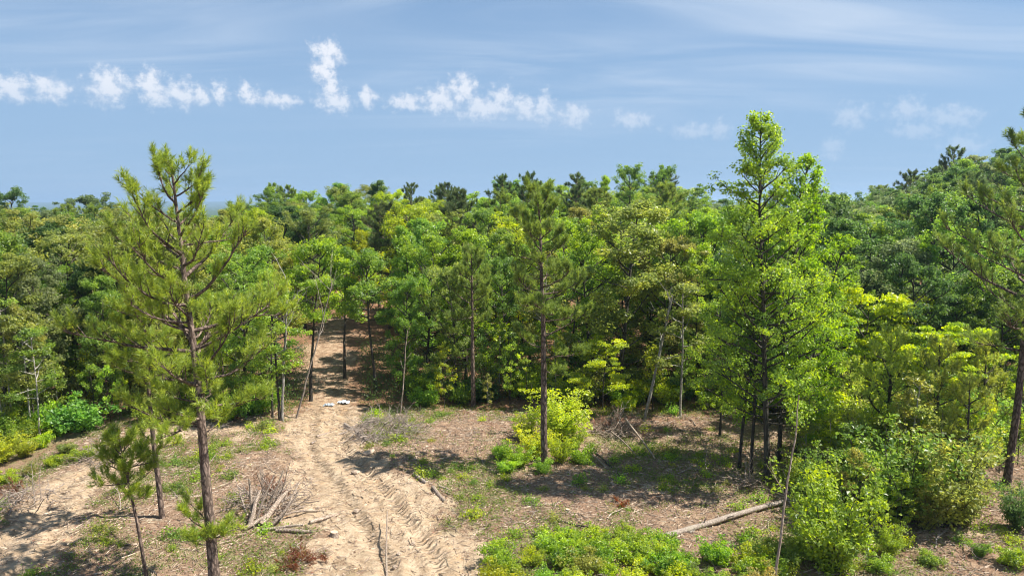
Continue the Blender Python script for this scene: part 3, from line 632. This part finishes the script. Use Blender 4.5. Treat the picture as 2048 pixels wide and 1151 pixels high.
bushes([(a[2], a[3], random.uniform(.6, 1.15)) for a in low[:46]], 'low shrub in the patch of scrub before the long fallen trunk', 'low scrub before the fallen trunk', ['bright', 'lime', 'olive', 'bright'])
bushes([(1860, 1130, .7), (1960, 1110, .6), (2020, 1130, .9), (1760, 1140, .7), (1580, 1130, .8), (1610, 1100, .9)], 'small shrub on the bare soil before the thicket', 'small shrubs before the thicket', ['mid', 'bright'])

# weed clumps over the clearing
wspots = []
for _ in range(5000):
    x = random.uniform(-24, 30); y = random.uniform(24.5, 49)
    if len(wspots) >= 300 or abs(x) > .74 * y: continue
    s1, t1, s2, t2, a1, a2 = masks(np.array([x]), np.array([y]))
    dn = float(vnoise(np.array([x]), np.array([y]), 5, 34)[0]) * .7 + float(vnoise(np.array([x]), np.array([y]), 1.6, 35)[0]) * .5
    if max(a1[0], a2[0]) > .25 or random.random() > (dn * 1.6 - .4) ** 2: continue
    if all((x - a) ** 2 + (y - b) ** 2 > .18 for a, b in wspots): wspots.append((x, y))
MARKS = [(530, 1040, 'round the heap of cut logs'), (1090, 930, 'round the bare-trunked pine'), (1510, 960, 'round the sweetgum clump'), (1440, 1040, 'beside the long fallen trunk'), (60, 1000, 'by the grey brush heap of the side road'), (775, 868, 'by the grey twig heap'),
         (310, 1100, 'below the tall pine and its sapling'), (1240, 870, 'by the brown brush under the pale snag'), (1000, 1020, 'between the sandy track and the low scrub'), (420, 900, 'between the two roads'), (1850, 1080, 'before the thicket')]
MP = [(*G0(a, b), t) for a, b, t in MARKS]
for x, y in wspots:
    t = min(MP, key=lambda q: (q[0] - x) ** 2 + (q[1] - y) ** 2)[2]; scatter(WEEDS, [(x, y)], (.16, .5), 'small clump of green weeds sprouting ' + t, 'weed', 'weed clumps ' + t, ['bright', 'lime', 'mid', 'bright', 'olive'], .36)

# ------------------------------------------------------------------ dead wood
def branch_mesh(seed, L, r0, forks, mat, wob=.13):
    r = np.random.default_rng(seed); b = MB(); P = bent((0, 0, 0), (1, 0, 0), L, 9, 0, wob, r); b.tube(P, np.linspace(r0, r0 * .25, 10), 6)
    for k in range(forks):
        p, d = at_path(P, r.uniform(.25, .95)); v = d + r.normal(size=3) * .6; Q = bent(p, v, L * r.uniform(.15, .45), 5, 0, wob * 1.2, r); b.tube(Q, np.linspace(r0 * .45, r0 * .1, 6), 5, cap=False)
        if r.random() < .6:
            p2, d2 = at_path(Q, .6); W_ = bent(p2, d2 + r.normal(size=3) * .6, L * .15, 3, 0, wob, r); b.tube(W_, np.linspace(r0 * .22, r0 * .08, 4), 4, cap=False)
    return b.mesh('branch', mat, True)
BR_BROWN = [branch_mesh(800 + i, 1.6, .028, 4, M_DEADWOOD) for i in range(6)]
BR_GREY = [branch_mesh(820 + i, 1.5, .021, 7, M_GREYWOOD, .16) for i in range(6)]
BR_STICK = [branch_mesh(840 + i, 1.4, .022, 1, M_DEADWOOD, .1) for i in range(4)]
def log_mesh(seed, L, r0, r1, mat, wob=.012, stubs=2):
    r = np.random.default_rng(seed); b = MB(); P = bent((0, 0, 0), (1, 0, 0), L, 12, 0, wob, r); b.tube(P, np.linspace(r0, r1, 13) * r.uniform(.95, 1.05, 13), 12, capmi=1)
    for k in range(stubs):
        p, d = at_path(P, r.uniform(.2, .9)); Q = bent(p, d * .6 + unit(r.normal(size=3)), r0 * r.uniform(2, 4), 3, 0, .05, r); b.tube(Q, np.linspace(r0 * .3, r0 * .15, 4), 6)
    return b.mesh('log', [mat, M_CUT], True)
def orient(o, p, q):
    """lay an object built along +X from point p towards point q"""
    p, q = Vector(p), Vector(q); o.location = p; o.rotation_mode = 'QUATERNION'; o.rotation_quaternion = (q - p).to_track_quat('X', 'Z') @ Quaternion((1, 0, 0), random.uniform(0, 6.28))
def lay_log(px0, py0, px1, py1, r0, r1, label, seed, mat=M_DEADWOOD, z0=None, z1=None, name='fallen_log', wob=.012, stubs=2, cat='log', group=None):
    a = np.array(G(px0, py0)); c = np.array(G(px1, py1)); a[2] += r0 * .7 if z0 is None else z0; c[2] += r1 * .7 if z1 is None else z1
    o = link(name, log_mesh(seed, float(np.linalg.norm(c - a)), r0, r1, mat, wob, stubs)); orient(o, a, c); o.rotation_quaternion = (Vector(c) - Vector(a)).to_track_quat('X', 'Z'); return tag(o, label, cat, group)
lay_log(1318, 1078, 1562, 1006, .135, .10, 'long pale fallen trunk lying across the litter toward the sweetgum clump', 901, M_GREYWOOD, stubs=3)
lay_log(828, 950, 855, 968, .10, .09, 'short grey log lying in the pine shadow', 902, M_GREYWOOD)
lay_log(866, 977, 888, 1005, .10, .09, 'short brown log lying beside the sandy track', 903)
lay_log(878, 972, 900, 980, .06, .05, 'thin short log between the shadow and the sandy track', 904)
lay_log(690, 845, 742, 890, .11, .07, 'pale log lying against the grey brush pile', 905, M_GREYWOOD)
lay_log(622, 880, 690, 862, .08, .06, 'lower of two slim pale logs lying side by side on the sandy track', 906, M_GREYWOOD)
lay_log(633, 872, 688, 852, .09, .07, 'upper of two slim pale logs lying side by side on the sandy track', 907)
lay_log(1182, 908, 1212, 935, .07, .06, 'reddish log pointing out from under the shrubs of the bare-trunked pine', 908)
lay_log(1190, 905, 1245, 950, .06, .04, 'thin dark log beside the reddish log', 909, M_BARK)
lay_log(1250, 868, 1312, 924, .06, .04, 'long bare pole leaning off the brown brush', 910, z0=1.0, z1=.05)
lay_log(1222, 880, 1295, 922, .045, .025, 'crooked pale pole leaning off the brown brush', 911, z0=.6, z1=.05, wob=.05)
lay_log(552, 1062, 645, 1066, .09, .06, 'thick log lying flat beside the heap of cut logs', 912, wob=.03)
lay_log(620, 1048, 708, 1018, .09, .03, 'long curved limb reaching from the heap over the sandy track', 913, wob=.07, z1=.35)
lay_log(1115, 1040, 1200, 1062, .05, .03, 'thin dark pole lying in the weeds of the clearing', 914, M_BARK, wob=.03)
lay_log(772, 1170, 792, 1045, .05, .02, 'long thin crooked limb lying along the sandy track', 915, wob=.06, stubs=4)
lay_log(1290, 1110, 1400, 1060, .05, .04, 'pale thin limb lying in the low scrub', 916, M_PALE, wob=.03)
# leaning dead poles
def pole(px, py, qx, qy, depth, r0, r1, label, seed, mat, cat='dead tree', name='dead_pole', forks=0, dist=None):
    a = np.array(G(px, py)); v = ray(qx, qy); t = (a[1] + depth) / v[1]; q = np.array([0, 0, CAM_H]) + v * t; a[2] -= .3
    r = np.random.default_rng(seed); b = MB(); L = float(np.linalg.norm(q - a)); d = unit(q - a); n = 14
    off = np.cumsum(r.normal(size=(n + 1, 3)) * .02 * L / 8, 0); off -= np.linspace(0, 1, n + 1)[:, None] * off[-1]; off -= (1 - np.linspace(0, 1, n + 1))[:, None] * off[0]
    P = np.linspace(0, 1, n + 1)[:, None] * (q - a) + off; b.tube(P, np.linspace(r0, r1, n + 1), 8)
    root = link(name, None); root.location = a; tag(root, label, cat); link('trunk', b.mesh('trunk', mat, True), root)
    for k in range(forks):
        m = MB(); p, dd = at_path(P, r.uniform(.45, .97)); Q = bent(p, dd + r.normal(size=3) * .55, L * r.uniform(.1, .3), 6, .2, .1, r); m.tube(Q, np.linspace(r0 * .35, .008, 7), 5, cap=False)
        for e in range(2):
            p2, d2 = at_path(Q, r.uniform(.3, .9)); W_ = bent(p2, d2 + r.normal(size=3) * .5, L * .09, 4, .2, .1, r); m.tube(W_, np.linspace(r0 * .15, .006, 5), 4, cap=False)
        link('limb', m.mesh('limb', mat, True), root)
    return root
pole(1546, 1185, 1598, 790, .8, .06, .02, 'thin leafless pole leaning up in front of the fallen trunk end', 921, M_DEADWOOD, forks=1)
pole(1288, 838, 1345, 590, .6, .12, .05, 'white-barked leaning snag at the forest edge', 922, M_PALE, forks=7, name='dead_snag')
pole(565, 842, 575, 560, .5, .10, .04, 'pale upright dead tree with bare branches beside the trail mouth', 923, M_PALE, forks=9, name='dead_snag')
pole(590, 835, 665, 560, 1.0, .07, .02, 'grey bare stem leaning across the trail mouth', 924, M_GREYWOOD, forks=7, name='dead_snag')
pole(800, 828, 815, 660, .2, .05, .02, 'thin pale standing stem beside the grey brush pile', 925, M_DEADWOOD, forks=3)

# brush piles
def pile(px, py, rx, ry, hgt, n, protos, label, name='brush_pile', scl=(.6, 1.3), radial=0.0, extra=None):
    x0, y0, z0 = G(px, py); root = link(name, None); root.location = (x0, y0, z0); tag(root, label, 'brush pile')
    for k in range(n):
        u, az = math.sqrt(random.random()), random.uniform(0, 6.28); x, y = rx * u * math.cos(az), ry * u * math.sin(az)
        zt = hgt * (1 - u * u) * random.uniform(.1, 1); g0 = hz(x0 + x, y0 + y) - z0
        o = link('branch', random.choice(protos), root); s = random.uniform(*scl); o.scale = (s, s, s)
        if random.random() < radial: d = Vector((x * .35 + random.gauss(0, .55), y * .35 + random.gauss(0, .55), random.uniform(.2, 1.1))); p = Vector((x * .6, y * .6, g0))
        else: th = random.uniform(0, 6.28); d = Vector((math.cos(th), math.sin(th), random.gauss(0, .22))); p = Vector((x, y, g0 + zt + .03)) - d.normalized() * s * .6
        orient(o, p, p + d)
    return root
p1 = pile(535, 1010, 1.7, 1.5, .7, 95, BR_BROWN + BR_STICK + BR_GREY, 'heap of cut logs and brown branches standing up beside the sandy track', radial=.38, scl=(.5, 1.5))
x0, y0, z0 = G(535, 1010)
for k, (a, e, r0) in enumerate([((500, 1052), (.1, .9, 1.2), .11), ((522, 1050), (.6, 1.5, .9), .14), ((508, 1040), (-.25, .3, 1.7), .08), ((540, 1055), (1.1, .9, 1.0), .07), ((488, 1060), (1.0, .9, .4), .10), ((515, 1062), (1.9, .2, .35), .08),
                               ((560, 1045), (.5, 1.0, 1.5), .05), ((495, 1035), (-.9, .8, .9), .05), ((548, 1040), (1.6, 1.1, .3), .06), ((530, 1030), (.9, .4, 1.8), .05), ((512, 1048), (.35, .9, 1.9), .06)]):
    A = np.array(G(*a)); A[2] += .06; B = A + np.array(e)
    o = link('log', log_mesh(940 + k, float(np.linalg.norm(e)), r0, r0 * .55, M_DEADWOOD, .05, 3), p1); orient(o, Vector(A) - p1.location, Vector(B) - p1.location)
pile(770, 866, 2.2, 2.3, 1.0, 170, BR_GREY, 'heap of grey bare twigs beside the mouth of the trail', radial=.1)
pile(60, 1005, 1.6, 1.3, .8, 60, BR_GREY + BR_STICK, 'grey brush heap on the bank of the side road', radial=.15)
pile(205, 918, 1.2, 1.2, .5, 36, BR_GREY + BR_BROWN, 'scattered dead branches under the shrubs by the side road bend', radial=.1)
pile(1235, 868, 1.5, 1.3, 1.0, 80, BR_GREY + BR_BROWN, 'tangle of brown brush below the pale leaning snag', radial=.35)
pile(1500, 975, .8, .6, .4, 24, BR_BROWN, 'dead branches heaped at the foot of the sweetgum clump', radial=.2)
pile(1750, 905, 1.0, .8, .9, 36, BR_GREY, 'grey twiggy tangle inside the thicket', radial=.3)

# dead brown needles (a fallen pine top)
def dead_top(px, py, rad, n, label, tint):
    x, y, z = G(px, py); r = np.random.default_rng(int(px)); T = MB(); C = MB(); SP, SD = [], []
    for k in range(n):
        az = r.uniform(0, 6.28); P = bent((r.normal() * rad * .35, r.normal() * rad * .35, .02), (math.cos(az), math.sin(az), r.uniform(.15, .9)), rad * r.uniform(.4, .9), 5, -.5, .15, r); T.tube(P, np.linspace(.014, .005, 6), 4, cap=False)
        for e in range(7): p, d = at_path(P, r.uniform(.3, 1)); SP.append(p); SD.append(d + r.normal(size=3) * .6)
    shoots(C, np.array(SP), np.array(SD), r, 16, .17, .018, .2)
    root = link('dead_pine_top', None); root.location = (x, y, z); tag(root, label, 'dead branch')
    link('twig', T.mesh('twig', M_DEADWOOD, True), root); c = link('needles', C.mesh('needles', M_DEADLEAF), root); c.color = (*tint, 1)
dead_top(595, 1125, 1.0, 26, 'rust-brown dead pine top lying before the heap of cut logs', (.17, .065, .03))
dead_top(535, 985, 1.2, 22, 'dull brown dead needles caught behind the heap of cut logs', (.24, .13, .08))
dead_top(1235, 858, 1.9, 60, 'brown withered bush below the pale leaning snag', (.27, .16, .11))
dead_top(15, 985, 1.0, 18, 'brown dead needles on the bank by the grey brush heap', (.18, .085, .05))
dead_top(1240, 1010, .35, 6, 'tiny rust-coloured dead sprig among the weeds', (.24, .09, .03))

# loose branches, stones, stump, litter
for k in range(240):
    for _ in range(50):
        x = random.uniform(-22, 26); y = random.uniform(25, 48)
        if abs(x) < .74 * y and (float(max(masks(np.array([x]), np.array([y]))[4:6], key=lambda v: v[0])[0]) < .5 or random.random() < .12): break
    th = random.uniform(0, 6.28); s = random.uniform(.4, 1.35); d = Vector((math.cos(th), math.sin(th), 0)); q = (x + d.x * s * 1.4, y + d.y * s * 1.4)
    t = min(MP, key=lambda m: (m[0] - x) ** 2 + (m[1] - y) ** 2)[2]
    o = link('fallen_branch', random.choice(BR_GREY + BR_BROWN + BR_STICK)); o.scale = (s, s, s); orient(o, (x, y, hz(x, y) + .035), (*q, hz(*q) + .035))
    tag(o, 'dead branch lying loose ' + t, 'branch', 'loose branches ' + t)
def stone_mesh(seed):
    r = np.random.default_rng(seed); import bmesh
    bm = bmesh.new(); bmesh.ops.create_icosphere(bm, subdivisions=2, radius=.5)
    ph = r.uniform(0, 6, 9)
    for v in bm.verts:
        c = v.co; k = 1 + .16 * math.sin(3.1 * c.x * 2 + ph[0]) + .14 * math.sin(7 * c.y + ph[1]) + .12 * math.sin(8 * c.z + ph[2] + 4 * c.x) + r.normal() * .03; v.co = Vector((c.x * k * 1.2, c.y * k, c.z * k * .65))
    me = bpy.data.meshes.new('stone'); bm.to_mesh(me); bm.free(); return me
def stone_material():
    m, g = material('sandstone'); tc = g.node('ShaderNodeTexCoord').outputs['Object']; n = g.noise(tc, 3, 5, .65)
    b = g.node('ShaderNodeBump', {'Height': n, 'Strength': .6, 'Distance': .1}); p = g.node('ShaderNodeBsdfPrincipled', {'Base Color': g.mix(g.ramp(n, .3, .7), (.24, .175, .125), (.42, .33, .25)), 'Roughness': .9, 'Normal': b.outputs[0]}); out(g, p.outputs[0]); return m
M_STONE = stone_material(); STONES = [stone_mesh(i) for i in range(4)]
for s in STONES: s.materials.append(M_STONE)
def stone(px, py, s, label, group=None):
    x, y, z = G(px, py); o = link('stone', random.choice(STONES)); o.location = (x, y, z + s * .08); o.scale = (s, s, s); o.rotation_euler = (random.gauss(0, .2), random.gauss(0, .2), random.uniform(0, 6)); tag(o, label, 'stone', group)
stone(738, 905, .6, 'broad pale stone below the grey twig heap')
stone(712, 945, .4, 'small dark stone in the sandy track')
for k in range(16): stone(random.uniform(560, 1450), random.uniform(900, 1145), random.uniform(.12, .28), 'small pale stone lying on the bare soil of the clearing', 'small stones on the clearing')
def stump(px, py, rad, hgt, label):
    x, y, z = G(px, py); b = MB(); P = np.array([(0, 0, -.15), (0, 0, .0), (0, 0, hgt * .5), (0.01, 0, hgt)]); b.tube(P, [rad * 1.35, rad * 1.2, rad, rad * .97], 12, capmi=1)
    root = link('tree_stump', b.mesh('stump', [M_DEADWOOD, M_CUT], True)); root.location = (x, y, z); tag(root, label, 'stump')
stump(668, 1072, .16, .18, 'low sawn stump between the log heap and the sandy track')
stump(1135, 1022, .10, .12, 'small stump in the weeds by the thin dark pole')
def sheet(px, py, w, label, seed, rgb):
    x, y, z = G(px, py); r = np.random.default_rng(seed); n = 9; u = np.linspace(-.5, .5, n); X, Y = np.meshgrid(u * w * 1.4, u * w)
    Z = .06 + np.abs(r.normal(size=X.shape)) * .09 * w + .12 * w * np.cos(X * 5) ; X = X + r.normal(size=X.shape) * .04 * w; Y = Y + r.normal(size=Y.shape) * .05 * w
    i = np.arange(n - 1)[:, None] * n; j = np.arange(n - 1)[None]; b = MB(); b.add(np.stack([X, Y, Z], -1), np.stack([i + j, i + j + 1, i + n + j + 1, i + n + j], -1).reshape(-1, 4))
    m, g = material('plastic_sheet'); p = g.node('ShaderNodeBsdfPrincipled', {'Base Color': (*rgb, 1), 'Roughness': .35}); out(g, p.outputs[0])
    o = link('plastic_sheet', b.mesh('plastic_sheet', m)); o.location = (x, y, z); tag(o, label, 'litter'); so = o.modifiers.new('thickness', 'SOLIDIFY'); so.thickness = .008
sheet(687, 806, .55, 'crumpled whitish plastic sheet at the mouth of the trail', 3, (.62, .68, .74))
sheet(657, 811, .5, 'greyish scrap of plastic lying beside the whitish sheet on the trail', 4, (.34, .38, .42))

# what nobody could count: twigs and short weeds over the clearing, leaf litter and undergrowth in the wood
def ground_points(n, x0, x1, y0, y1, keep):
    r = np.random.default_rng(int(n)); x = r.uniform(x0, x1, n); y = r.uniform(y0, y1, n); k = (np.abs(x) < .76 * y + 1) & keep(x, y, r); return x[k], y[k], Hq(x[k], y[k]), r
def build_twigs():
    x, y, z, r = ground_points(34000, -26, 30, 23, 49, lambda x, y, r: r.random(len(x)) > .55 * np.maximum(*masks(x, y)[4:6]))
    n = len(x); th = r.uniform(0, 6.28, n); L = r.gamma(2, .15, n) + .06; d = np.stack([np.cos(th), np.sin(th), r.normal(size=n) * .12], -1); W_ = r.uniform(.008, .022, n)
    c = np.stack([x, y, z + .02], -1); s = np.stack([-np.sin(th), np.cos(th), 0 * th], -1) * W_[:, None]; u = np.array([0, 0, 1.]) * W_[:, None] * 1.4
    V = np.stack([c - d * L[:, None] / 2 - s, c - d * L[:, None] / 2 + s, c - d * L[:, None] / 2 + u, c + d * L[:, None] / 2 - s * .5, c + d * L[:, None] / 2 + s * .5, c + d * L[:, None] / 2 + u * .5], 1)
    b = MB(); o = np.arange(n)[:, None] * 6; b.add(V, np.concatenate([o + np.array([0, 3, 5, 2]), o + np.array([1, 2, 5, 4])]))
    link('twig_litter', b.mesh('twig_litter', M_TWIG), kind='stuff', label='fine twigs and chips strewn over the cleared ground', category='litter')
build_twigs()
def build_dead_leaves():
    x, y, z, r = ground_points(38000, -27, 32, 23, 52, lambda x, y, r: (r.random(len(x)) > .85 * np.maximum(*masks(x, y)[4:6])) & (r.random(len(x)) < .25 + 1.1 * vnoise(x, y, 1.3, 41)))
    n = len(x); b = MB(); b.leaves(np.stack([x, y, z + .02], -1), r.normal(size=(n, 3)) * np.array([1, 1, .3]), np.array([0, 0, 1]) + r.normal(size=(n, 3)) * .45, r.uniform(.06, .15, n), r.uniform(.03, .08, n), np.clip(r.normal(.5, .28, n), 0, 1))
    o = link('leaf_litter', b.mesh('leaf_litter', M_DEADLEAF), kind='stuff', label='dry brown leaves and bark chips littering the cleared ground', category='litter'); o.color = (.22, .135, .09, 1)
build_dead_leaves()
def build_weeds():
    def dn(x, y, r):
        d = vnoise(x, y, 5, 34) * .7 + vnoise(x, y, 1.6, 35) * .5 + .25 * sstep(45, 48, y); return (r.random(len(x)) < np.clip(d * 2.0 - .62, 0, 1) ** 2) & (np.maximum(*masks(x, y)[4:6]) < .35)
    x, y, z, r = ground_points(42000, -26, 32, 23, 50, dn); n = len(x); k = 7
    c = np.repeat(np.stack([x, y, z], -1), k, 0) + r.normal(size=(n * k, 3)) * np.array([.10, .10, .0]); c[:, 2] += np.abs(r.normal(size=n * k)) * .10 + .01
    b = MB(); b.leaves(c, r.normal(size=(n * k, 3)), np.array([0, 0, 1]) + r.normal(size=(n * k, 3)) * .5, r.uniform(.05, .11, n * k), r.uniform(.03, .06, n * k), np.clip(np.repeat(r.normal(.5, .2, n), k) + r.normal(size=n * k) * .1, 0, 1))
    o = link('ground_weeds', b.mesh('ground_weeds', M_LEAF), kind='stuff', label='low green weeds creeping over the cleared ground', category='weeds'); o.color = (.13, .19, .03, 1)
build_weeds()
def build_undergrowth():
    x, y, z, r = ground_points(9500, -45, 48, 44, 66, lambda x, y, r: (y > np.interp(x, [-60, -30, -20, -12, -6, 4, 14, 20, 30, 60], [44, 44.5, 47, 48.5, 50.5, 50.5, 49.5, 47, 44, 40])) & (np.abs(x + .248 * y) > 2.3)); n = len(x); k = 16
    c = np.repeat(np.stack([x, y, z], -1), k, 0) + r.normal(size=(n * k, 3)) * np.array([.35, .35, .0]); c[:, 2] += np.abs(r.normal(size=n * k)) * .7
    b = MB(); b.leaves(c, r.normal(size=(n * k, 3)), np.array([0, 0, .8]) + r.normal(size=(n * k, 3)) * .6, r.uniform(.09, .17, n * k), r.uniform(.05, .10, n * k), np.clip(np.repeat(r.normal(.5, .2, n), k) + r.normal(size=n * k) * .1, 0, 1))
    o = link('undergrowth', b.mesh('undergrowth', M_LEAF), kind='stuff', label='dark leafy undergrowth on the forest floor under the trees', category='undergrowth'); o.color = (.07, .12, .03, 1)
build_undergrowth()

# ------------------------------------------------------------------ air
HAZE = True
def build_haze():
    lo, hi = np.array([-9100., -70., -60.]), np.array([9100., 12100., 62.])
    V = [(x, y, z) for x in (lo[0], hi[0]) for y in (lo[1], hi[1]) for z in (lo[2], hi[2])]
    b = MB(); b.add(V, [(0, 1, 3, 2), (4, 6, 7, 5), (0, 4, 5, 1), (2, 3, 7, 6), (0, 2, 6, 4), (1, 5, 7, 3)])
    m, g = material('summer_haze'); vol = g.node('ShaderNodeVolumePrincipled', {'Color': (.52, .74, 1, 1), 'Density': .00017, 'Anisotropy': .3})
    g.l.new(vol.outputs[0], g.node('ShaderNodeOutputMaterial').inputs['Volume'])
    link('haze', b.mesh('haze', m), kind='stuff', label='thin bluish summer haze over the whole landscape', category='haze')
if HAZE: build_haze()
for p in OAKS + TALLS + LAYER + SAPS + THIN + PINES + SHRUBS + BUSHES + WEEDS + CEDARS:
    if p.name not in used:
        for c in list(p.children): bpy.data.objects.remove(c)
        bpy.data.objects.remove(p)
